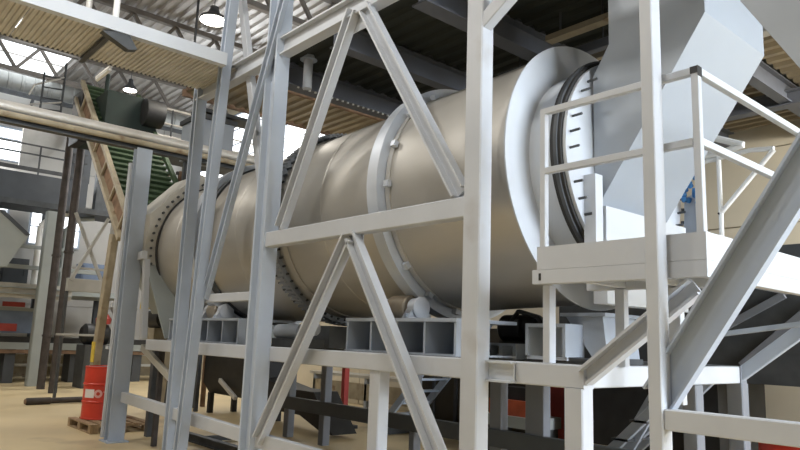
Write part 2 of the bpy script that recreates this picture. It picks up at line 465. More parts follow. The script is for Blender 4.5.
for p, q, w in (((-5.20, 3.80, 4.92), (-6.33, 3.80, 2.80), 0.14), ((-5.00, 3.80, 4.87), (-3.66, 3.80, 2.82), 0.14),
                ((-5.10, 3.80, 2.58), (-6.50, 3.80, 0.56), 0.14), ((-5.05, 3.80, 2.60), (-3.60, 3.80, 0.45), 0.14)):
    br(p, q, w, 0.09, 'C', up=FRONT, t=0.02).build('diagonal_brace', PAINT, ft)
br((-6.40, 3.75, 5.75), (-7.93, 3.75, 2.08), 0.13, 0.06, 'C', up=FRONT, t=0.02).build('diagonal_brace', PAINT2, ft)
br((-7.86, 3.90, 6.05), (-6.74, 3.90, 2.68), 0.11, 0.08, 'box', up=FRONT).build('diagonal_brace', PAINT, ft)
br((-8.00, 3.82, 2.075), (-6.82, 3.82, 2.075), 0.09, 0.10).build('rung', PAINT, ft)
br((-3.46, 3.82, 4.16), (-2.1, 3.82, 4.98), 0.12, 0.10, up=FRONT).build('knee_brace', PAINT, ft)
br((-10.61, 3.85, 0.66), (-6.83, 3.85, 0.56), 0.08, 0.15).build('lower_rail', PAINT, ft)
br((-6.64, 3.85, 0.555), (-3.58, 3.85, 0.50), 0.08, 0.15).build('lower_rail', PAINT, ft)
br((-1.95, 3.74, 1.265), (1.6, 3.74, 1.265), 0.09, 0.115).build('lower_rail', PAINT, ft)
br((-2.02, 3.775, 1.37), (-0.42, 3.775, 3.75), 0.205, 0.07, 'C', up=FRONT, t=0.014).build('diagonal_brace', PAINT2, ft, label='wide channel brace rising right from the nearest post')
br((-1.95, 3.60, 4.72), (-0.55, 3.60, 2.30), 0.24, 0.03, 'box', up=FRONT).build('diagonal_brace', PAINT3, ft, label='dark grey flat brace coming down from upper right')
br((-1.96, 3.70, 0), (-1.96, 3.70, 0.02), 0.3, 0.3, up=FRONT).build('base_plate', PAINT, ft)
bx(-5.30, -4.92, 3.85, 3.86, 4.70, 4.9).build('gusset', PAINT, ft)
bx(-5.22, -4.94, 3.85, 3.86, 2.46, 2.62).build('gusset', PAINT, ft)
bx(-3.74, -3.58, 3.85, 3.86, 2.76, 2.90).build('gusset', PAINT, ft)

# left end post that carries the pipe beam
lp = thing('pipe_support_post', (-10.74, 3.85, 0), 'blue-grey H-section post with cable conduit beside the red barrel', 'post')
br((-10.74, 3.82, 0.02), (-10.74, 3.82, 4.52), 0.24, 0.17, 'H', up=(1, 0, 0), t=0.025).build('column', PAINT2, lp)
tb((-10.90, 3.70, 0.05), (-10.90, 3.70, 4.3), 0.035, 8).build('conduit', PAINT, lp)
bx(-10.92, -10.56, 3.66, 3.98, 0, 0.02).build('base_plate', PAINT2, lp)
bx(-11.06, -10.95, 3.66, 3.74, 2.0, 2.05).build('clip', PAINT, lp)
bx(-11.06, -10.95, 3.66, 3.74, 1.35, 1.4).build('clip', PAINT, lp)
pb = thing('pipe_beam', (-11.0, 4.6, 4.52), 'long horizontal grey pipe on a dark beam crossing the upper left', 'pipe')
br((-10.87, 0.2, 4.60), (-10.87, 9.5, 4.60), 0.14, 0.15, 'H', t=0.02).build('carrier_beam', DARKM, pb)
tb((-10.87, 0.2, 4.77), (-10.87, 9.5, 4.77), 0.085, 16).build('pipe_body', GALV, pb)
tb((-10.76, 0.2, 4.63), (-10.76, 9.5, 4.63), 0.045, 12).build('small_pipe', TAN, pb)

# ================================================================== drum support deck
dk = thing('support_deck', (-6.5, 5.1, 0), 'light grey steel deck frame on columns carrying the drum rollers', 'steel deck')
br((-10.12, 3.98, 1.45), (-2.62, 3.98, 1.45), 0.12, 0.155).build('front_beam', PAINT, dk)
br((-2.68, 4.042, 1.45), (-2.68, 6.34, 1.45), 0.10, 0.145).build('end_beam', PAINT, dk)
br((-10.12, 6.4, 1.45), (-2.62, 6.4, 1.45), 0.12, 0.155).build('back_beam', SHADEP, dk)
br((-10.06, 4.042, 1.45), (-10.06, 6.34, 1.45), 0.12, 0.155).build('end_beam', SHADEP, dk)
for x in (-9.0, -7.2, -5.35, -3.9): br((x, 4.04, 1.43), (x, 6.34, 1.43), 0.10, 0.12).build('cross_beam', SHADEP, dk)
bx(-10.0, -2.75, 4.9, 6.34, 1.50, 1.515).build('deck_plate', DARKM, dk)
br((-2.70, 3.98, 0), (-2.70, 3.98, 1.375), 0.145, 0.13, up=FRONT).build('column', PAINT, dk, label='light column under the deck corner')
br((-4.80, 4.0, 0), (-4.80, 4.0, 1.375), 0.145, 0.125, up=FRONT).build('column', PAINT, dk, label='light column under the middle of the deck')
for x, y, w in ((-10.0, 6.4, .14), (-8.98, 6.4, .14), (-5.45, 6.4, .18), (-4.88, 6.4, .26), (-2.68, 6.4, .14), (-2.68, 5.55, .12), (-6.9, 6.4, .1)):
    br((x, y, 0), (x, y, 1.375), w, 0.13, up=FRONT).build('column', SHADEP, dk, label='shaded column under the back of the deck')
br((-10.2, 6.34, 0.56), (-2.75, 6.34, 0.56), 0.08, 0.20).build('tie_rail', mat('rail_shade_tone', (0.085, 0.095, 0.105), .6), dk)  # rail colour darkened to hold the shade at the back of the deck
br((-10.05, 4.15, 0), (-10.05, 4.15, 1.375), 0.07, 0.07, up=FRONT).build('column', BROWN, dk, label='thin dark column under the far left end of the deck')
br((-2.66, 6.4, 1.44), (-1.0, 6.4, 2.72), 0.11, 0.07, up=FRONT).build('diagonal_brace', PAINT2, dk)
br((-2.62, 3.93, 1.45), (-1.86, 3.93, 2.02), 0.12, 0.08, 'C', up=FRONT, t=0.018).build('diagonal_brace', PAINT, dk, label='channel brace from deck corner up to the platform')
br((-3.43, 3.90, 1.45), (-3.18, 3.90, 1.45), 0.10, 0.15, 'H', t=0.015).build('splice_stub', WHITEP, dk)

# ================================================================== rotary drum
SL = 0.035
AX = Vector((1, 0, SL)).normalized()
Z0 = 3.16


def dp(x): return Vector((x, 5.2, Z0 + SL * (x + 3.36)))


dr = thing('rotary_drum', tuple(dp(-7)), 'huge horizontal satin stainless rotary drum behind the grey truss', 'drum')
MB().lathe(dp(-10.43), AX, [(0, 1.14), (7.03, 1.14)], 96).build('shell', STEEL, dr)


def ring(name, x, w, r0, r1, m_, lab=None, n=96):
    return MB().lathe(dp(x), AX, [(0, r0), (w, r0), (w, r1), (0, r1)], n, True).build(name, m_, dr, label=lab)


MB().lathe(dp(-3.385), AX, [(0, 1.20), (0.014, 1.20), (0.014, 0.86), (0.0, 0.86)], 120, True).build('end_disc', WHITEP, dr, label='wide pale disc at the near end')
ring('neck', -3.372, 0.24, 0.86, 0.90, WHITEP, 'short pale neck between disc and seal')
ring('tyre', -5.05, 0.15, 1.145, 1.25, TYRE, 'smooth pale riding ring nearest')
ring('tyre_pad_ring', -4.89, 0.06, 1.135, 1.152, RIM)
ring('tyre_pad_ring', -5.16, 0.10, 1.135, 1.155, RIM)
ring('tyre', -9.10, 0.22, 1.15, 1.25, TYRE, 'riding ring at the far end')
ring('tyre_pad_ring', -8.87, 0.14, 1.135, 1.17, DARKM)
lug = MB()
for k in range(18):
    a = 2 * PI * k / 18
    c = dp(-4.86) + Vector((0, math.cos(a), math.sin(a))) * 1.17
    o_ = Vector((0, math.cos(a), math.sin(a))); t_ = Vector((0, -math.sin(a), math.cos(a)))
    lug.ext([c + t_ * .03 - o_ * .02, c - t_ * .03 - o_ * .02, c - t_ * .03 + o_ * .03, c + t_ * .03 + o_ * .03], (0.06, 0, 0))
lug.build('tyre_lug', TYRE, dr, kind='stuff')
# girth gear
gg = ring('girth_gear', -7.02, 0.14, 1.14, 1.215, mat('gear_steel', (0.30, 0.32, 0.35), 0.45, 0.4), 'toothed girth gear around the drum')
th = MB()
for k in range(120):
    a = 2 * PI * k / 120; o_ = Vector((0, math.cos(a), math.sin(a))); t_ = Vector((0, -math.sin(a), math.cos(a)))
    c = dp(-7.02)
    th.ext([c + o_ * 1.21 + t_ * .017, c + o_ * 1.21 - t_ * .017, c + o_ * 1.235 - t_ * .010, c + o_ * 1.235 + t_ * .010], (0.14, 0, 0.0056))
th.build('gear_tooth', MATS['gear_steel'], gg, kind='stuff')
bf = MB()
for k in range(72):
    a = 2 * PI * k / 72; o_ = Vector((0, math.cos(a), math.sin(a)))
    bf.tube(dp(-7.12) + o_ * 1.175, dp(-6.82) + o_ * 1.175, 0.014, 6)
bf.build('gear_bolt', DARKM, gg, kind='stuff')
MB().lathe(dp(-7.30), AX, [(0, 1.135), (0.6, 1.135), (0.6, 1.155), (0, 1.155)], 96, True).build('gear_band', STEEL, dr)
for x in (-6.0, -7.9, -9.75):
    MB().lathe(dp(x), AX, [(0, 1.135), (0.02, 1.145), (0.04, 1.135)], 96).build('weld_seam', STEEL, dr)

# ------------------------------------------------------------------ far end hood
hd = thing('inlet_hood', (-10.8, 5.2, 1.4), 'cream octagonal sheet-metal hood closing the far end of the drum', 'hood')
cz = dp(-10.4).z
octo = [(3.93, 2.72), (3.93, 3.46), (4.62, 4.20), (5.78, 4.20), (6.54, 3.42), (6.54, 2.4), (5.78, 1.78), (4.62, 1.78)]
MB().ext([(-11.3, y, z) for y, z in octo], (0.86, 0, 0)).build('hood_body', CREAM, hd)
fl = MB().lathe(dp(-10.42), AX, [(0, 1.16), (0.03, 1.16), (0.03, 1.06), (0.0, 1.06)], 80, True).build('flange', CREAM, hd)
sealr = MB().lathe(dp(-10.40), AX, [(0, 1.148), (0.05, 1.148), (0.05, 1.165), (0, 1.165)], 80, True).build('seal_ring', SEAL, hd)
bm = MB()
for k in range(64):
    a = 2 * PI * k / 64; o_ = Vector((0, math.cos(a), math.sin(a)))
    bm.tube(dp(-10.44) + o_ * 1.23, dp(-10.395) + o_ * 1.23, 0.02, 6)
bm.build('flange_bolt', DARKM, hd, kind='stuff')
MB().lathe(dp(-10.44), AX, [(0, 1.15), (0.02, 1.15), (0.02, 1.32), (0, 1.32)], 80, True).build('bolting_ring', CREAM, hd)
MB().ext([(-11.15, 3.9, 2.72), (-10.5, 3.9, 2.72), (-10.1, 4.5, 1.55), (-10.9, 4.5, 1.55)], (0, 0.06, 0)).build('chute_side', HOPP, hd)
MB().ext([(-10.5, 3.9, 2.75), (-10.5, 6.2, 2.75), (-9.9, 6.0, 1.55), (-9.9, 4.1, 1.55)], (0.04, 0, 0.0)).build('chute_front', HOPP, hd)
br((-10.60, 3.89, 2.79), (-10.30, 3.84, 2.79), 0.08, 0.12).build('ledge', PAINT, hd)
br((-10.36, 3.97, 1.53), (-10.36, 3.9, 2.73), 0.09, 0.09, up=FRONT).build('hood_leg', PAINT, hd)
br((-10.36, 6.3, 1.53), (-10.36, 6.3, 2.3), 0.09, 0.09, up=FRONT).build('hood_leg', PAINT, hd)
br((-10.55, 4.05, 1.40), (-9.1, 4.05, 0.9), 0.10, 0.07, up=FRONT).build('discharge_chute', CREAM, hd)

# rubble of yellow/black machine parts below hood
vm = thing('vibrator_motor', (-10.9, 4.25, 1.6), 'yellow and black vibrator motor between the barrel post and the hood leg', 'motor')
tb((-11.25, 4.45, 1.85), (-10.75, 4.45, 1.85), 0.16).build('motor_body', BLACK, vm)
br((-11.0, 4.45, 0), (-11.0, 4.45, 1.52), .12, .12, up=FRONT).build('stand', DARKM, vm)
bx(-11.2, -10.8, 4.3, 4.6, 1.52, 1.70).build('motor_foot', TAN, vm)
MB().ext([(-11.25, 4.2, 2.0), (-11.05, 4.2, 2.0), (-11.15, 4.2, 2.4)], (0, 0.1, 0)).build('warning_plate', YELLOW, vm)

# ------------------------------------------------------------------ roller stations
def station(x0, x1, lab, rlab, rx, nbay, y0=4.07, sy=-1):
    y1 = y0 + .78; yy = 4.47 if sy < 0 else 5.93
    t = thing('roller_support_box', ((x0 + x1) / 2, y0, 1.53), lab, 'support box')
    bx(x0 - .02, x1 + .02, y0, y1, 1.815, 1.845).build('top_plate', PAINT3, t)
    bx(x0 - .02, x1 + .02, y0, y1, 1.53, 1.545).build('bottom_plate', PAINT3, t)
    bx(x0, x1, y0 + .42, y0 + .44, 1.545, 1.815).build('web_plate', PAINT3, t)
    for k in range(nbay + 1):
        x = x0 + (x1 - x0) * k / nbay
        bx(x - .012, x + .012, y0 + .01, y0 + .42, 1.545, 1.815).build('stiffener', PAINT3, t)
    if True:
        zc = 1.957
        r = thing('trunnion_roller', (rx, yy, 1.845), rlab, 'roller')
        MB().lathe((rx - .17, yy, zc), (1, 0, 0), [(.04, .115), (.05, .127), (.29, .127), (.30, .115)], 36).build('roller_wheel', BRONZE, r)
        tb((rx - .30, yy, zc), (rx + .26, yy, zc), 0.04).build('axle', DARKM, r)
        for dx in (-.28, .15):
            b = MB().lathe((rx + dx, yy, zc), (1, 0, 0), [(0, .07), (.01, .098), (.09, .098), (.10, .08)], 28)
            b.build('bearing_housing', PAINT, r)
            MB().ext([(rx + dx + .01, yy - .17, 1.846), (rx + dx + .01, yy + .17, 1.846), (rx + dx + .01, yy + .095, zc), (rx + dx + .01, yy - .095, zc)], (0.08, 0, 0)).build('pedestal', PAINT, r)
            for sgn in (-1, 1):
                MB().lathe((rx + dx + .06, yy + sgn * .145, 1.85), (0, 0, 1), [(0, .02), (.05, .02)], 6).build('bolt', PAINT2, r)
        MB().lathe((rx + .245, yy, zc), (1, 0, 0), [(0, .108), (.02, .108), (.03, .09)], 28).build('end_cover', PAINT, r)


station(-5.42, -3.95, 'grey open-fronted roller support box under the nearest riding ring', 'steel trunnion roller with round grey end cover at the nearest riding ring', -5.04, 4)
station(-9.7, -7.65, 'grey open-fronted roller support box under the far riding ring', 'steel trunnion roller at the far riding ring behind the left posts', -8.99, 5)

# drive, right of middle post, on the deck
dv = thing('drive_motor', (-4.2, 5.5, 1.53), 'black drive motor with cables under the drum right of the middle post', 'motor')
MB().lathe((-4.42, 5.25, 1.80), (1, 0, 0), [(0, .10), (.03, .13), (.42, .13), (.45, .09), (.55, .09)], 24).build('motor_body', BLACK, dv)
bx(-4.38, -4.02, 5.14, 5.36, 1.515, 1.68).build('motor_foot', BLACK, dv)
bx(-4.30, -4.1, 5.08, 5.14, 1.72, 1.88).build('terminal_box', BLACK, dv)
MB().path([(-4.2, 5.1, 1.86), (-4.05, 5.02, 1.95), (-3.85, 5.04, 1.9), (-3.75, 5.1, 1.72), (-3.72, 5.16, 1.52)], .022, 8).build('cable', BLACK, dv)
gb = thing('gear_case', (-3.55, 4.75, 1.53), 'blue-grey open steel box on the deck behind the platform leg', 'steel box')
for q in ((-3.74, -3.33, 4.75, 4.77, 1.53, 1.56), (-3.74, -3.33, 4.73, 5.0, 1.80, 1.83), (-3.74, -3.71, 4.73, 5.0, 1.56, 1.80), (-3.36, -3.33, 4.73, 5.0, 1.56, 1.80), (-3.71, -3.36, 4.96, 5.0, 1.56, 1.80)):
    bx(*q).build('plate', PAINT3, gb)
df = thing('discharge_funnel', (-3.3, 5.2, 1.515), 'blue-grey tapered discharge funnel under the near end of the drum', 'funnel')
MB().ext([(-3.50, 4.98, 1.90), (-3.14, 4.98, 1.90), (-3.10, 4.98, 1.56), (-3.24, 4.98, 1.56)], (0, .5, 0)).build('funnel_body', PAINT3, df)
bx(-3.54, -3.10, 4.95, 5.51, 1.90, 1.93).build('flange', PAINT2, df)
bx(-3.27, -3.07, 4.98, 5.48, 1.515, 1.56).build('outlet', DARKM, df)
lb = thing('low_bench', (-4.4, 4.9, 1.53), 'low grey steel shelf in front of the black drive motor', 'shelf')
bx(-4.36, -3.97, 4.88, 5.06, 1.63, 1.655).build('shelf_board', PAINT3, lb)
for x in (-4.33, -4.16, -4.0): bx(x - .02, x + .02, 4.90, 5.04, 1.515, 1.63).build('leg', PAINT3, lb)
gd = thing('gear_drive', (-6.9, 4.4, 1.53), 'dark gearbox with coupling under the girth gear', 'gearbox')
bx(-7.25, -6.45, 4.6, 5.2, 1.53, 1.78).build('gearbox_case', DARKM, gd)
MB().lathe((-7.2, 4.4, 1.70), (1, 0, 0), [(0, .09), (.5, .09)], 20).build('coupling', PAINT3, gd)
MB().lathe((-6.6, 4.4, 1.74), (1, 0, 0), [(0, .05), (.05, .08), (.15, .08)], 16).build('hub', PAINT, gd)
bx(-7.2, -6.4, 4.3, 4.5, 1.53, 1.62).build('base', DARKM, gd)

# ================================================================== discharge end: plate, housing and chute
ch = thing('feed_chute', (-2.7, 5.2, 2.0), 'big white sheet-metal chute dropping diagonally into the near drum end', 'chute')
plate = MB().lathe(dp(-3.03), AX, [(0, 0.0), (0.0, 0.92), (0.03, 0.92), (0.03, 0.0)], 80).build('round_plate', WHITEP, ch)
MB().lathe(dp(-3.13), AX, [(0, 0.88), (0.095, 0.90), (0.095, 0.945), (0, 0.95)], 80, True).build('seal_ring', SEAL, ch)
MB().lathe(dp(-3.09), AX, [(0, 0.946), (0.03, 0.946), (0.03, 0.965), (0, 0.965)], 80, True).build('clamp_band', DARKM, ch)
for k in range(40):                            # long bolts standing out along the plate's rim
    a = 2 * PI * k / 40; o_ = Vector((0, math.cos(a), math.sin(a)))
    c = dp(-3.002) + o_ * 0.865
    tb(c, c + Vector((0.085, 0, 0.003)), 0.011, 8).build('flange_bolt', DARKM, plate)
Y0, Y1 = 4.65, 5.72
prof = [(-2.84, 6.4), (-2.84, 4.05), (-2.99, 3.84), (-2.99, 2.62), (-2.93, 2.80), (-2.05, 4.10), (-2.05, 6.4)]
chute = thing_side = MB()
chute.ext([(x, Y0, z) for x, z in [(-2.84, 4.08), (-2.99, 3.84), (-2.99, 2.70), (-2.93, 2.79), (-2.055, 4.08)]], (0, Y1 - Y0, 0))
chute.build('inclined_duct', CHUTEP, ch)
bx(-2.84, -2.055, Y0, Y1, 4.08, 6.45).build('vertical_duct', CHUTEP, ch)
bx(-2.99, -2.87, 4.62, 5.92, 1.98, 2.74).build('housing', WHITEP, ch)
bx(-2.99, -2.885, 4.50, 4.60, 2.30, 2.98).build('stiffener', WHITEP, ch)
gr = thing('gear_guard', (-2.85, 6.1, 2.2), 'dark grey narrow guard plate with studs right of the nearest post', 'guard')
MB().ext([(-2.98, 6.06, 2.20), (-2.80, 6.06, 2.20), (-2.80, 6.06, 3.10), (-2.94, 6.06, 3.04)], (0, 0.08, 0)).build('guard_plate', PAINT3, gr)
for k in range(6): tb((-2.97 + .007 * k, 6.08, 2.34 + k * .12), (-3.01 + .007 * k, 6.06, 2.34 + k * .12), 0.014, 6).build('stud', DARKM, gr)
rg = MB()
random.seed(3)
for k in range(16):
    a = k * 1.9
    rg.lathe((-2.87 + .045 * math.cos(a) + .002 * k, 6.03 + .015 * math.sin(a), 2.98 + .016 * k), (math.cos(a), .3, .5), [(0, .008), (.03, .032), (.06, .012)], 8)
rag = rg.build('rag', BLUERAG, label='crumpled blue rag hung on the dark guard plate', cat='cloth')
tp = thing('warning_tape', (-2.84, 6.04, 3.24), 'short red and white striped tape above the blue rag', 'tape')
for k in range(5):
    MB().ext([(-2.88 + .012 * k, 6.05, 3.22 + .04 * k), (-2.78, 6.05, 3.24 + .04 * k), (-2.78, 6.05, 3.28 + .04 * k), (-2.87 + .012 * k, 6.05, 3.26 + .04 * k)], (0, 0.01, 0)).build('stripe', STRIPR if k % 2 == 0 else STRIPE, tp)

# ================================================================== access platform with railing
ap = thing('access_platform', (-2.3, 4.5, 1.53), 'light grey platform with toe board and square-tube railing at the chute', 'platform')
yF = 3.83
bx(-2.93, -1.74, yF, yF + .012, 2.165, 2.325).build('toe_board', PAINT, ap)
br((-2.97, yF + .03, 2.115), (-1.74, yF + .03, 2.115), 0.06, 0.10, 'box').build('edge_channel', PAINT, ap)
bx(-1.752, -1.74, yF + .012, 6.3, 2.165, 2.325).build('toe_board', WHITEP, ap)
br((-1.77, yF + .06, 2.115), (-1.77, 6.3, 2.115), 0.06, 0.10).build('edge_channel', WHITEP, ap)
bx(-2.86, -1.80, yF + .07, 4.44, 2.15, 2.165).build('floor_plate', PAINT2, ap)
bx(-2.2, -1.80, 4.44, 6.3, 2.15, 2.165).build('floor_plate', PAINT2, ap)
for x in (-2.6, -2.2): br((x, yF + .06, 2.11), (x, 4.44, 2.11), 0.05, 0.08).build('floor_joist', PAINT, ap)
br((-2.90, 4.42, 2.105), (-1.80, 4.42, 2.105), 0.06, 0.09).build('floor_joist', PAINT, ap)
for x, y in ((-2.89, yF + .03), (-1.775, yF + .03), (-1.775, 5.55)):
    br((x, y, 2.165), (x, y, 3.33), 0.045, 0.045, up=FRONT).build('railing_post', PAINT, ap)
for z in (3.31, 2.87):
    br((-2.87, yF + .03, z), (-1.8, yF + .03, z), 0.045, 0.045).build('handrail', PAINT, ap)
    br((-1.775, yF + .05, z), (-1.775, 6.2, z), 0.045, 0.045).build('handrail', WHITEP, ap)
bx(-1.7525, -1.7515, yF, yF + .06, 3.27, 3.334).build('end_cap', BLACK, ap)
bx(-1.80, -1.752, yF + .004, yF + .0065, 3.29, 3.333).build('end_cap', BLACK, ap)
bx(-2.915, -2.895, yF - .002, yF + .002, 2.09, 2.14).build('slot', BLACK, ap)
br((-2.925, 3.965, 1.53), (-2.925, 3.965, 2.065), 0.06, 0.075, up=FRONT).build('platform_leg', PAINT, ap)
br((-2.62, 4.40, 1.52), (-2.62, 4.40, 2.06), 0.075, 0.06, up=FRONT).build('platform_leg', PAINT, ap)
br((-2.22, 4.40, 1.3), (-2.22, 4.40, 2.06), 0.09, 0.06, up=FRONT).build('platform_leg', PAINT, ap)
br((-2.9, 5.9, 1.75), (-1.0, 5.9, 2.02), 0.04, 0.05, up=FRONT).build('tie', PAINT2, ap)

# white tube frame behind the platform
wt = thing('tube_railing', (-2.4, 6.1, 2.2), 'thin white tube railing with a loose diagonal tube behind the railing', 'railing')
tb((-2.62, 6.08, 2.2), (-2.62, 6.08, 3.42), 0.022, 8).build('upright', WHITE, wt)
MB().path([(-2.80, 6.08, 3.36), (-2.35, 6.08, 3.40), (-2.15, 6.08, 3.38)], 0.022, 8).build('top_tube', WHITE, wt)
tb((-2.15, 6.08, 3.37), (-2.62, 6.08, 2.87), 0.022, 8).build('diagonal_tube', WHITE, wt)
tb((-2.62, 6.08, 2.87), (-2.632, 6.08, 2.856), 0.023, 8).build('end_cap', BLACK, wt)
MB().path([(-2.85, 6.08, 3.42), (-2.62, 6.08, 3.42), (-2.4, 6.08, 3.46), (-2.75, 6.08, 3.62)], 0.03, 8).build('bent_tube', WHITE, wt)

# dark machinery beyond the platform; its casing also stands in for the shadow there
dm = thing('dust_collector', (-2.9, 8.4, 0), 'dark steel dust collector casing filling the shadowed space beyond the platform', 'machine')
bx(-5.95, -1.2, 8.3, 9.9, 1.3, 2.45).build('casing', DARKM, dm)
bx(-5.9, -3.75, 8.4, 9.8, 0.35, 1.3).build('dark_fill_block', BLACK, dm)  # black block added to darken the space under the deck
bx(-5.9, -1.3, 8.5, 9.7, 2.45, 2.9).build('top_casing', NAVY, dm)
for x in (-5.85, -4.05, -2.7, -1.35):
    for y in (8.4, 9.8): br((x, y, 0), (x, y, 1.3), 0.12, 0.12, up=FRONT).build('leg', BLACK, dm)
br((-4.0, 8.26, 1.7), (-2.9, 8.26, 2.3), 0.08, 0.05, up=FRONT).build('stay', SHADEP, dm)
br((-3.4, 8.26, 1.5), (-2.6, 8.26, 2.2), 0.08, 0.05, up=FRONT).build('stay', SHADEP, dm)

# red barrel in the lower right corner and the one at left
def barrel(x, y, z, lab, marks=None):
    t = thing('oil_barrel', (x, y, z), lab, 'barrel')
    r = 0.29
    p = [(0, r - .01), (0.005, r + .006), (.025, r + .006), (.03, r)]
    for h in (.29, .58): p += [(h - .02, r), (h - .008, r + .012), (h + .008, r + .012), (h + .02, r)]
    p += [(.85, r), (.855, r + .006), (.875, r + .006), (.88, r - .006), (.862, r - .012)]
    MB().lathe((x, y, z), (0, 0, 1), p, 48).build('barrel_body', RED, t)
    MB().lathe((x, y, z + .862), (0, 0, 1), [(0, r - .013), (.003, r - .013)], 40).build('lid', GALV if marks is None else DARKM, t)
    MB().lathe((x + .15, y + .05, z + .865), (0, 0, 1), [(0, .035), (.02, .03)], 12).build('bung', DARKM, t)
    if marks:
        a0 = math.atan2(-y, -x)

        def patch(da0, da1, z0, z1, rr, hole=None):
            n = 8; v = []; f = []
            for i in range(n + 1):
                a = a0 + da0 + (da1 - da0) * i / n
                for rad in (rr, rr + .002):
                    for zz in (z0, z1): v.append((x + rad * math.cos(a), y + rad * math.sin(a), z + zz))
            for i in range(n):
                o = i * 4
                f += [(o + 2, o + 6, o + 7, o + 3), (o + 1, o, o + 4, o + 5), (o, o + 2, o + 6, o + 4), (o + 1, o + 5, o + 7, o + 3)]
            f += [(0, 1, 3, 2), (n * 4, n * 4 + 2, n * 4 + 3, n * 4 + 1)]
            return MB().add(v, f)
        patch(-1.05, -.40, .36, .50, r + .001).build('paper_label', LABELW, t, label='white rectangular label')

        def ringpatch(dc, zc, ra, rb):
            n = 20; v = []; f = []
            for i in range(n):
                b = 2 * PI * i / n
                for q in (ra, rb):
                    a = a0 + dc + q * math.cos(b) / r
                    for rad in (r + .001, r + .003): v.append((x + rad * math.cos(a), y + rad * math.sin(a), z + zc + q * math.sin(b)))
            for i in range(n):
                o = i * 4; u = ((i + 1) % n) * 4
                f += [(o + 1, u + 1, u + 3, o + 3), (o, o + 2, u + 2, u), (o, u, u + 1, o + 1), (o + 2, o + 3, u + 3, u + 2)]
            return MB().add(v, f)
        ringpatch(-.17, .43, .03, .068).build('emblem', LABELP, t, label='round pale ring emblem')
        lt = patch(.10, .34, .452, .468, r + .001)
        q = patch(.195, .245, .40, .452, r + .001); lt.add(q.v, q.f)
        lt.build('lettering', LABELP, t, label='pale letter T')
    return t


barrel(-12.44, 4.13, 0.143, 'red steel barrel with white label standing on the wooden pallet', True)
rt_ = thing('red_tank', (-2.3, 7.3, 0), 'big round red tank with grey domed lid in the lower right corner', 'tank')
MB().lathe((-2.3, 7.3, 0), (0, 0, 1), [(0, .52), (.01, .54), (.40, .54), (.41, .555), (.45, .555), (.46, .54), (.84, .54), (.85, .56), (.88, .56), (.885, .54)], 56).build('tank_body', RED, rt_)
MB().lathe((-2.3, 7.3, .88), (0, 0, 1), [(.0, .53), (.03, .50), (.06, .30), (.075, .001)], 48).build('lid', GALV, rt_)
MB().lathe((-2.3, 7.3, .95), (0, 0, 1), [(0, .08), (.06, .08), (.07, .10), (.09, .10)], 20).build('filler_neck', DARKM, rt_)

pl = thing('wooden_pallet', (-12.35, 4.2, 0), 'worn wooden pallet under the red barrel at left', 'pallet')
px0, px1, py0, py1 = -12.80, -11.60, 3.74, 4.74
b0 = bx(px0, px1, py0, py0 + .12, .120, .142).build('board', WOOD, pl)
for k in range(1, 6): piece(b0, (0, k * .176, 0), pl)
b1 = bx(px0, px0 + .12, py0, py1, .098, .120).build('stringer', WOOD, pl)
for k in range(1, 3): piece(b1, (k * .54, 0, 0), pl)
b2 = bx(px0, px0 + .12, py0, py0 + .14, .02, .098).build('block', WOOD, pl)
for i in range(3):
    for j in range(3):
        if i or j: piece(b2, (i * .54, j * .43, 0), pl)
b3 = bx(px0, px1, py0, py0 + .12, 0, .02).build('bottom_board', WOOD, pl)
piece(b3, (0, .44, 0), pl); piece(b3, (0, .88, 0), pl)

lpipe = thing('floor_pipe', (-16.6, 4.5, 0), 'dark steel pipe lying on the floor left of the barrel', 'pipe')
MB().lathe((-16.4, 3.90, .076), (-.12, 1, 0), [(0, .06), (.02, .075), (.5, .075), (.51, .062), (2.4, .062)], 20).build('pipe_body', BROWN, lpipe)
MB().lathe((-16.398, 3.88, .076), (-.12, 1, 0), [(0, .05), (.02, .055)], 20).build('end_cap', RUST, lpipe)

# ================================================================== belt conveyor, left
PALE0 = mat('pale_stay_paint', (0.50, 0.49, 0.45), .55)
cv = thing('belt_conveyor', (-15, 5.2, 3.5), 'steep green-covered belt conveyor with tan side rails climbing to upper left', 'conveyor')
cA, cB = Vector((-13.70, 4.6, 3.42)), Vector((-18.0, 4.6, 7.42))
d_ = (cB - cA).normalized(); nrm = Vector((d_.z, 0, -d_.x)) * 1.0     # toward +x, downwards side
if nrm.x < 0: nrm = -nrm
for y in (4.6, 6.0):
    o_ = Vector((0, y - 4.6, 0))
    br(cA + o_, cB + o_, 0.10, 0.12, up=FRONT).build('side_rail', TAN, cv)
    br(cA + o_ + nrm * .5, cB + o_ + nrm * .5, 0.09, 0.10, up=FRONT).build('side_rail', TAN if y < 5 else GREEN, cv)
    n = 6
    for k in range(n):
        c = cA + o_ + (cB - cA) * ((k + .3) / n)
        br(c, c + nrm * .5, 0.06, 0.05, up=FRONT).build('rung', TAN, cv)
MB().ext([cA + Vector((0, .06, 0)) + nrm * .12, cB + Vector((0, .06, 0)) + nrm * .12, cB + Vector((0, 1.34, 0)) + nrm * .12, cA + Vector((0, 1.34, 0)) + nrm * .12], nrm * .05).build('belt', RUST, cv)
MB().ext([cA + Vector((0, .04, 0)) + nrm * .05, cB + Vector((0, .04, 0)) + nrm * .05, cB + Vector((0, .04, 0)) + nrm * .45, cA + Vector((0, .04, 0)) + nrm * .45], (0, .02, 0)).build('side_sheet', RUST, cv)
MB().ext([cA + Vector((0, .08, 0)) + nrm * .38, cB + Vector((0, .08, 0)) + nrm * .38, cB + Vector((0, 1.32, 0)) + nrm * .38, cA + Vector((0, 1.32, 0)) + nrm * .38], nrm * .03).build('cover_sheet', GREEN, cv)
n = 26
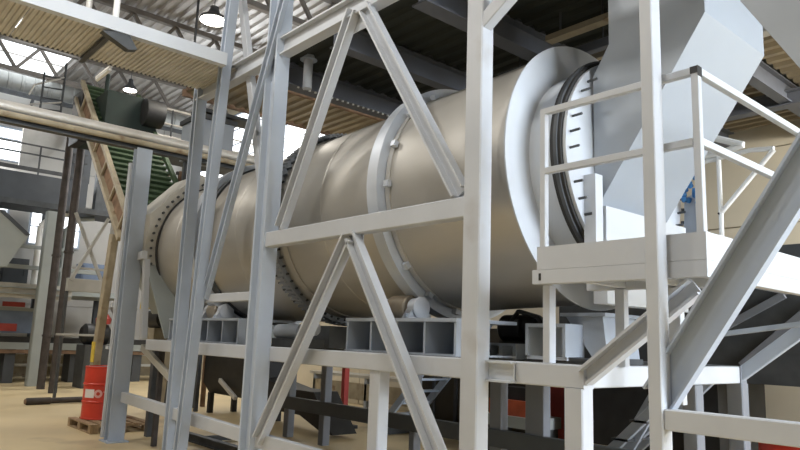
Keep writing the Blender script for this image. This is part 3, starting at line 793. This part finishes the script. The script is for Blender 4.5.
for k in range(n):
    c = cA + (cB - cA) * ((k + .5) / n) + nrm * .45
    br(c + Vector((0, .06, 0)), c + Vector((0, 1.34, 0)), 0.09, 0.07, up=tuple(nrm)).build('cover_rib', GREEN, cv)
bx(-18.6, -16.2, 4.80, 6.0, 6.3, 7.25).build('head_box', GREEND, cv)
bx(-18.3, -17.5, 4.60, 4.80, 6.2, 7.55).build('head_frame', BLACK, cv)
MB().lathe((-16.15, 5.6, 6.9), (0, 1, 0), [(0, .2), (.05, .34), (.5, .34), (.55, .2)], 20).build('head_drive', BLACK, cv)
tb((-17.0, 5.0, 7.25), (-17.0, 5.0, 7.9), .05).build('vent_pipe', GREEND, cv)
br((-14.08, 4.6, 3.55), (-14.52, 4.6, 0.0), 0.2, 0.14, up=FRONT).build('leg', TAN, cv)
br((-13.98, 6.0, 3.5), (-14.42, 6.0, 0.0), 0.12, 0.12, up=FRONT).build('leg', TAN, cv)
br((-17.6, 6.0, 6.7), (-17.6, 6.0, 0.0), 0.12, 0.12, up=FRONT).build('leg', NAVY, cv)
bx(-14.46, -14.28, 4.515, 4.53, 1.0, 1.40).build('paint_mark', YELLOW, cv)
br((-13.2, 5.75, 4.28), (-12.2, 5.75, 3.4), 0.06, 0.06, up=FRONT).build('stay', TAN, cv)
br((-13.55, 4.6, 0.0), (-13.55, 4.6, 3.2), 0.07, 0.06, up=FRONT).build('stay', PALE0, cv)

# ================================================================== left background plant
for k, (x, y, h, lab) in enumerate(((-20.5, 5.2, 7.1, 'rusty brown vertical pipe, left one of the pair by the light post'),
                                    (-19.2, 5.16, 8.3, 'rusty brown vertical pipe, right and taller one of the pair'))):
    t = thing('standing_pipe', (x, y, 0), lab, 'pipe')
    tb((x, y, 0), (x, y, h), 0.105, 16).build('pipe_body', BROWN, t)
    for z in (1.4, 3.6): MB().lathe((x, y, z), (0, 0, 1), [(0, .125), (.05, .125)], 16).build('flange', BROWN, t)

mf = thing('machine_stand', (-22, 4.5, 0), 'pale green-grey steel stand with wide beam at the left edge', 'steel frame')
br((-22, -2, 2.66), (-22, 6.1, 2.66), 0.2, 0.42, 'C', up=(1, 0, 0), t=.03).build('beam', HOPP, mf)
bx(-22.05, -21.88, -2, 6.1, 2.45, 2.87).build('beam', CREAM, mf)
br((-21.6, 5.26, 0), (-21.6, 5.26, 5.0), 0.36, 0.30, up=(1, 0, 0)).build('post', HOPP, mf)
br((-22.2, 1.5, 0), (-22.2, 1.5, 5.0), 0.3, 0.30, up=(1, 0, 0)).build('post', HOPP, mf)
bx(-25.2, -22.12, -2, 8.0, 2.62, 2.78).build('floor_plate', HOPP, mf)
for y in (0, 4, 7.8): br((-25, y, 0), (-25, y, 2.62), .15, .15, up=(1, 0, 0)).build('post', NAVY, mf)
br((-22, 3.0, 3.35), (-22, 6.8, 3.35), 0.1, 0.12).build('rail', HOPP, mf)
br((-22, 3.5, 3.95), (-22, 6.0, 3.95), 0.1, 0.10).build('rail', HOPP, mf)
hp2 = thing('feed_hopper', (-21, 2.8, 2.9), 'big grey-green tapered hopper at the left edge', 'hopper')
MB().ext([(-21.6, y, z) for y, z in ((0.8, 5.3), (3.78, 4.72), (4.50, 4.13), (4.05, 3.22), (1.5, 3.0))], (0.9, 0, 0)).build('hopper_body', HOPP, hp2)
MB().ext([(-20.69, y, z) for y, z in ((3.70, 4.70), (3.82, 4.72), (4.54, 4.13), (4.42, 4.11))], (0.04, 0, 0)).build('hopper_rim', NAVY, hp2)
for k, (y0, y1, z1, mt, lab) in enumerate(((4.55, 5.3, 3.75, NAVY, 'dark cabinet on the green-grey stand right of the hopper'),
                                           (5.95, 6.5, 4.0, PAINT3, 'taller grey cabinet on the green-grey stand behind the brown pipes'),
                                           (6.9, 7.7, 3.8, BLUE, 'blue-grey cabinet on the green-grey stand behind the X brace'))):
    t = thing('control_cabinet', (-24.2, (y0 + y1) / 2, 2.78), lab, 'cabinet')
    bx(-24.6, -23.9, y0, y1, 2.78, z1).build('cabinet_body', mt, t)
    bx(-23.9, -23.87, y0 + .04, y1 - .04, 2.86, z1 - .06).build('door', mt, t)
    bx(-23.87, -23.84, y1 - .14, y1 - .10, 3.2, 3.4).build('handle', DARKM, t)
up = thing('upper_gallery', (-22.5, 3, 5.0), 'dark slate-blue gallery with handrail in front of the far left window', 'gallery')
bx(-22.9, -22.2, -2, 6.3, 5.3, 6.15).build('side_girder', NAVY, up)
bx(-25.4, -22.9, -2, 6.3, 5.9, 6.1).build('floor_plate', NAVY, up)
bx(-23.2, -21.9, -2, 7.4, 5.14, 5.3).build('lower_girder', DARKM, up)
for z in (7.02, 6.74): br((-22.2, -1, z), (-22.2, 6.2, z), 0.045, 0.045).build('handrail', DARKM, up)
br((-22.2, -1, 6.28), (-22.2, 6.2, 6.28), 0.03, 0.12).build('toe_rail', DARKM, up)
for y in (0.0, 1.6, 3.2, 4.85, 6.1): br((-22.2, y, 6.15), (-22.2, y, 7.02), 0.045, 0.045, up=(1, 0, 0)).build('railing_post', DARKM, up)
for y in (-1, 2.4, 5.9): br((-25.32, y, 0), (-25.32, y, 5.9), 0.14, 0.14, up=(1, 0, 0)).build('column', NAVY, up)
bx(-22.6, -22.3, 5.75, 6.35, 6.15, 8.0).build('door_panel', NAVY, up)
bx(-22.6, -22.3, 6.6, 7.2, 5.3, 8.0).build('door_panel', DARKM, up)
wd = MB().ext([(-22.75, y, z) for y, z in ((4.40, 7.73), (5.55, 7.73), (5.55, 7.3), (4.78, 6.45), (4.40, 6.42))], (0.12, 0, 0))
wd.build('sloped_panel', mat('sloped_panel_grey', (0.42, 0.42, 0.41), .6), label='pale grey sloped sheet panel behind the handrail at far left', cat='panel')
fd = thing('round_duct', (-24.6, 3, 8.4), 'wide ribbed grey duct running below the bright roof light', 'duct')
MB().lathe((-24.6, -3, 9.55), (0, 1, 0), sum([[(k * .4, .34), (k * .4 + .28, .34), (k * .4 + .3, .37), (k * .4 + .38, .37)] for k in range(33)], []), 24).build('duct_body', mat('duct_sheet', (.36, .37, .36), .45, .4), fd)
br((-24.3, -3, 9.12), (-24.3, 10.5, 9.12), 0.1, 0.14).build('duct_rail', DARKM, fd)
for y in (1, 4.8, 8.5): tb((-24.6, y, 9.88), (-24.6, y, 10.08), 0.02, 6).build('hanging_rod', DARKM, fd)
wp = MB().path([(-24.2, 4.86, 9.0), (-24.2, 4.80, 8.7), (-24.2, 4.78, 7.4)], 0.05, 8)
wp.build('downpipe', DARKM, label='thin dark bent pipe on the far left wall under the duct', cat='pipe')
for k, (y, top, lab) in enumerate(((5.15, 5.15, 'bright bent white duct pipe left of the low window'), (5.85, 5.1, 'grey bent duct pipe beside the low window'))):
    t = thing('bent_duct', (-22.8, y, 2.9), lab, 'duct')
    MB().path([(-22.4, y, 2.8), (-22.4, y, top - .5), (-22.4, y + .35, top - .1), (-22.4, y + .8, top - .02)], 0.09 - .02 * k, 10).build('duct_body', WHITE if k == 0 else HOPP, t)

# ladder cage / railings by conveyor head
rl = thing('head_railing', (-20, 4.6, 7), 'thin grey ladder railing left of the conveyor head', 'railing')
for y, z1 in ((4.05, 8.3), (4.55, 8.7)): tb((-19.2, y, 6.9), (-19.2, y, z1), 0.03, 6).build('upright', DARKM, rl)
for k in range(5): tb((-19.2, 4.05, 7.0 + .3 * k), (-19.2, 4.55, 7.05 + .3 * k), 0.022, 6).build('rung', DARKM, rl)
MB().path([(-19.2, 3.75, 7.6), (-19.2, 3.85, 7.9), (-19.2, 4.55, 8.3)], 0.025, 6).build('handrail', GALV, rl)
MB().path([(-19.2, 3.75, 7.1), (-19.2, 3.8, 7.35), (-19.2, 4.55, 7.6)], 0.025, 6).build('handrail', GALV, rl)
bx(-19.4, -18.25, 3.6, 4.63, 6.8, 6.9).build('landing', DARKM, rl)
cw = thing('catwalk', (-18, 7, 6.4), 'grey catwalk with railing right of the conveyor head', 'catwalk')
bx(-18.6, -17.6, 6.1, 10.6, 6.35, 6.45).build('floor_plate', DARKM, cw)
for z in (7.62, 7.2, 6.85): tb((-17.6, 6.2, z), (-17.6, 10.5, z), 0.028, 6).build('handrail', GALV, cw)
for y in (6.2, 6.95, 7.7, 8.6, 9.6): tb((-17.6, y, 6.45), (-17.6, y, 7.62), 0.028, 6).build('railing_post', DARKM, cw)
for y in (6.3, 8.4, 10.4): br((-18.1, y, 0), (-18.1, y, 6.35), 0.14, 0.14, up=(1, 0, 0)).build('column', NAVY, cw)
db = thing('air_duct', (-14, 6.8, 5.4), 'grey box duct with dark top seen between the bluish posts', 'duct')
bx(-14.8, -13.9, 6.1, 6.95, 5.5, 6.35).build('duct_body', PAINT3, db)
bx(-14.85, -13.85, 6.05, 7.0, 6.35, 6.45).build('duct_flange', DARKM, db)
bx(-14.4, -13.88, 6.1, 7.5, 6.52, 6.60).build('duct_flange', DARKM, db)
for x, y in ((-14.7, 6.2), (-14.7, 6.85), (-14.0, 6.2), (-14.0, 6.62)): br((x, y, 0), (x, y, 5.5), 0.08, 0.08, up=(1, 0, 0)).build('leg', DARKM, db)
bx(-14.3, -14.0, 6.2, 6.9, 6.45, 6.52).build('spacer', DARKM, db)
rk = thing('steel_rack', (-14.2, 5.6, 0), 'rusty brown steel lattice rack behind the hood', 'rack')
for y in (6.2, 6.7, 7.2): br((-14.9, y, 0), (-14.9, y, 5.3), 0.09, 0.09, up=(1, 0, 0)).build('upright', RUST, rk)
for z in (4.3, 4.65, 5.0, 5.25): br((-14.9, 6.1, z), (-14.9, 7.3, z), 0.07, 0.07).build('crossbar', RUST if z < 5.1 else BROWN, rk)
br((-14.9, 6.15, 4.35), (-14.9, 7.2, 5.2), 0.06, 0.06, up=(1, 0, 0)).build('crossbar', TAN, rk)
bx(-15.2, -14.95, 6.1, 7.3, 3.0, 4.6).build('back_sheet', BROWN, rk)

PALE = mat('pale_stand_paint', (0.42, 0.42, 0.40), .55)
xb = thing('cross_braced_stand', (-17, 4.9, 0), 'pale steel stand with X brace right of the brown pipes', 'steel frame')
br((-17.0, 4.62, 4.35), (-17.0, 5.36, 2.80), 0.075, 0.05, up=(1, 0, 0)).build('diagonal_brace', PALE, xb)
br((-16.93, 5.36, 4.3), (-16.93, 4.66, 2.75), 0.075, 0.05, up=(1, 0, 0)).build('diagonal_brace', PALE, xb)
br((-17.0, 5.5, 0), (-17.0, 5.5, 4.5), 0.08, 0.08, up=(1, 0, 0)).build('post', PALE, xb)
br((-17.3, 4.7, 0), (-17.3, 4.7, 2.5), 0.06, 0.06, up=(1, 0, 0)).build('post', DARKM, xb)
br((-17.0, 4.6, 2.65), (-17.0, 5.56, 2.65), 0.12, 0.30).build('beam', PALE, xb)
br((-17.0, 4.5, 1.50), (-17.0, 5.56, 1.50), 0.08, 0.05).build('beam', PALE, xb)
br((-17.0, 4.7, 3.05), (-17.0, 5.56, 3.05), 0.06, 0.05).build('beam', PALE, xb)

tg = thing('blue_trough', (-23.2, 2.6, 1.1), 'faded blue conveyor trough with red panels at the left edge', 'conveyor')
bx(-23.4, -22.9, -2, 5.4, 1.45, 2.18).build('trough', BLUE, tg)
bx(-22.9, -22.86, -2, 5.4, 2.10, 2.2).build('rim', HOPP, tg)
bx(-22.9, -22.86, 3.6, 4.95, 1.5, 1.72).build('side_panel', REDD, tg, label='lower red panel')
bx(-22.9, -22.86, 4.5, 5.1, 2.22, 2.36).build('side_panel', REDD, tg, label='upper red panel')
fb = thing('floor_conveyor', (-23, 4, 0), 'long low dark conveyor frame on slate legs along the left background', 'conveyor')
bx(-23.6, -22.7, -2, 10.2, 0.98, 1.18).build('side_channel', HOPP, fb)
bx(-23.6, -22.72, -2, 10.2, 1.18, 1.34).build('belt', BLACK, fb)
bx(-22.76, -22.72, -2, 10.2, 0.86, 0.97).build('side_channel', RUST, fb)
for y in (0.5, 2.6, 4.86, 6.66, 8.6): bx(-23.5, -22.8, y - .14, y + .14, 0, .98).build('leg', NAVY, fb)
bx(-24.3, -24.1, -2, 10.4, 0.1, 0.78).build('kick_board', TAN, fb)
bx(-24.09, -24.0, -2, 10.4, 0.42, 0.5).build('kick_rail', WHITE, fb)
for y in (1, 4, 7, 10): bx(-24.3, -24.1, y, y + .15, 0, .1).build('foot', DARKM, fb)
pm = thing('pump_unit', (-20.8, 6.4, 0), 'dark pump with small red cap behind the right brown pipe', 'pump')
bx(-21.2, -20.4, 6.2, 7.0, 0, 1.2).build('base', DARKM, pm)
MB().lathe((-20.9, 6.2, 1.5), (0, 1, 0), [(0, .2), (.1, .3), (.7, .3), (.8, .15)], 20).build('pump_body', BLACK, pm)
MB().lathe((-20.8, 6.75, 1.8), (0, 0, 1), [(0, .2), (.15, .22), (.3, .1)], 16).build('cap', REDD, pm)
MB().lathe((-20.8, 7.3, 1.1), (0, 0, 1), [(0, .25), (.9, .25), (1.2, .4), (1.3, .05)], 20).build('filter', HOPP, pm)
bx(-21.0, -20.5, 7.1, 7.5, 0, 1.1).build('filter_base', DARKM, pm)

# ================================================================== beneath the deck
sc = thing('screw_conveyor', (-12, 7.0, 0), 'black screw conveyor trough in the shade under the deck', 'conveyor')
MB().ext([(-13.9, y, z) for y, z in ((6.7, 1.25), (6.7, .62), (6.85, .40), (7.3, .40), (7.45, .62), (7.45, 1.25))], (2.2, 0, 0)).build('trough', BLACK, sc)
bx(-11.7, -11.64, 6.66, 7.5, .36, 1.28).build('end_plate', BLACK, sc)
MB().ext([(-11.64, 6.8, .85), (-10.7, 6.8, .72), (-9.9, 6.8, .72), (-9.3, 6.8, .08), (-9.6, 6.8, .08), (-10.3, 6.8, .30), (-11.64, 6.8, .30)], (0, .5, 0)).build('discharge_spout', BLACK, sc)
for x in (-13.7, -11.9):
    for y in (6.8, 7.35): bx(x - .05, x + .05, y - .05, y + .05, 0, .42).build('leg', BLACK, sc)
br((-13.0, 6.62, .72), (-12.3, 6.62, .42), 0.08, 0.06, up=FRONT).build('drain_pipe', GALV, sc)
sk = thing('floor_skid', (-9.5, 5.0, 0), 'long dark steel skid lying on the floor under the deck', 'skid')
for y in (4.8, 5.6): br((-10.4, y, .065), (-6.6, y, .065), 0.1, 0.12, 'H').build('runner', DARKM, sk)
for x in (-10.0, -8.5, -7.0): br((x, 4.86, .06), (x, 5.54, .06), 0.08, 0.08).build('cross_bar', DARKM, sk)

sb = thing('dark_backdrop', (-8, 9.6, 0), 'added dark brown bin standing behind the slim metal stair', 'bin')  # box added only as a dark background behind the stair
bx(-9.9, -6.9, 9.0, 9.55, .12, 1.9).build('backdrop_body', mat('dark_brown_sheet', (.06, .052, .04), .7), sb)
for k in range(6): bx(-9.8 + k * .56, -9.74 + k * .56, 8.96, 9.0, .15, 1.85).build('rib', DARKM, sb)
for x in (-9.8, -7.05): bx(x - .06, x + .06, 9.05, 9.5, 0, .12).build('foot', BLACK, sb)
st = thing('metal_stair', (-8.3, 8.2, 0), 'slim grey metal stair seen under the deck left of the middle post', 'stair')
for y in (8.0, 8.7): br((-9.5, y, 0.15), (-7.6, y, 2.0), 0.12, 0.05, up=FRONT).build('stringer', PAINT2, st)
for k in range(8):
    x = -9.3 + k * .22; z = .36 + k * .214
    bx(x - .1, x + .1, 8.03, 8.67, z - .015, z + .015).build('tread', PAINT2, st)
for x, z in ((-9.5, 0.15),): bx(x - .2, x + .1, 7.9, 8.8, 0, .12).build('foot', DARKM, st)
for x in (-7.6,): br((x, 8.35, 0), (x, 8.35, 2.0), 0.1, .1, up=FRONT).build('post', PAINT2, st)
rt = thing('stair_flight', (-4.6, 7.2, 0), 'dark grey stair stringers rising right under the platform deck', 'stair')
for y in (6.75, 7.05, 7.35): br((-4.75, y, 0.02), (-3.35, y, 1.35), 0.10, 0.06, up=FRONT).build('stringer', PAINT3, rt)
for k in range(6):
    x = -4.5 + k * .22; z = .27 + k * .21
    bx(x - .1, x + .1, 6.72, 7.38, z - .012, z + .012).build('tread', DARKM, rt)
br((-3.6, 6.9, 1.35), (-4.2, 6.9, 0.4), 0.16, 0.04, up=FRONT).build('brace', PAINT3, rt)
pc = thing('pallet_crate', (-7.0, 8.6, 0), 'orange-red crate on a grey bench behind the deck columns', 'crate')
bx(-7.0, -6.25, 8.0, 8.5, .62, .84).build('crate_body', ORANGE, pc)
bx(-7.1, -6.1, 7.95, 8.55, .46, .62).build('bench_top', HOPP, pc)
for x in (-7.05, -6.2): bx(x, x + .08, 8.0, 8.5, 0, .46).build('leg', DARKM, pc)
bx(-6.9, -6.4, 8.1, 8.4, .84, 1.02).build('black_bundle', BLACK, pc)
tank = thing('red_cabinet', (-6.65, 9.4, 0), 'narrow red cabinet standing behind the crate', 'cabinet')
bx(-6.85, -6.45, 9.2, 9.6, 0, 1.5).build('cabinet_body', ORANGE, tank)
bx(-6.8, -6.5, 9.18, 9.2, .1, 1.4).build('door', REDD, tank)
jk = thing('yellow_jack', (-10.55, 7.95, 0), 'rusty red stand with yellow cap under the middle of the deck', 'stand')
bx(-10.6, -10.5, 7.9, 8.0, 0, 1.1).build('upright', REDD, jk)
bx(-10.66, -10.44, 7.85, 8.05, 1.1, 1.3).build('cap', YELLOW, jk)
bx(-10.8, -10.3, 7.8, 8.1, 0, .06).build('base', DARKM, jk)
tb_ = thing('work_table', (-12, 8.6, 0), 'cream topped long table on the floor beyond the deck', 'table')
bx(-14.2, -10.05, 9.6, 10.2, .78, .84).build('tabletop', CREAM, tb_)
bx(-14.1, -10.1, 9.65, 9.7, .3, .66).build('side_panel', TAN, tb_)
for x in (-14.1, -12.1, -10.2): bx(x, x + .08, 9.65, 10.15, 0, .78).build('leg', PAINT2, tb_)
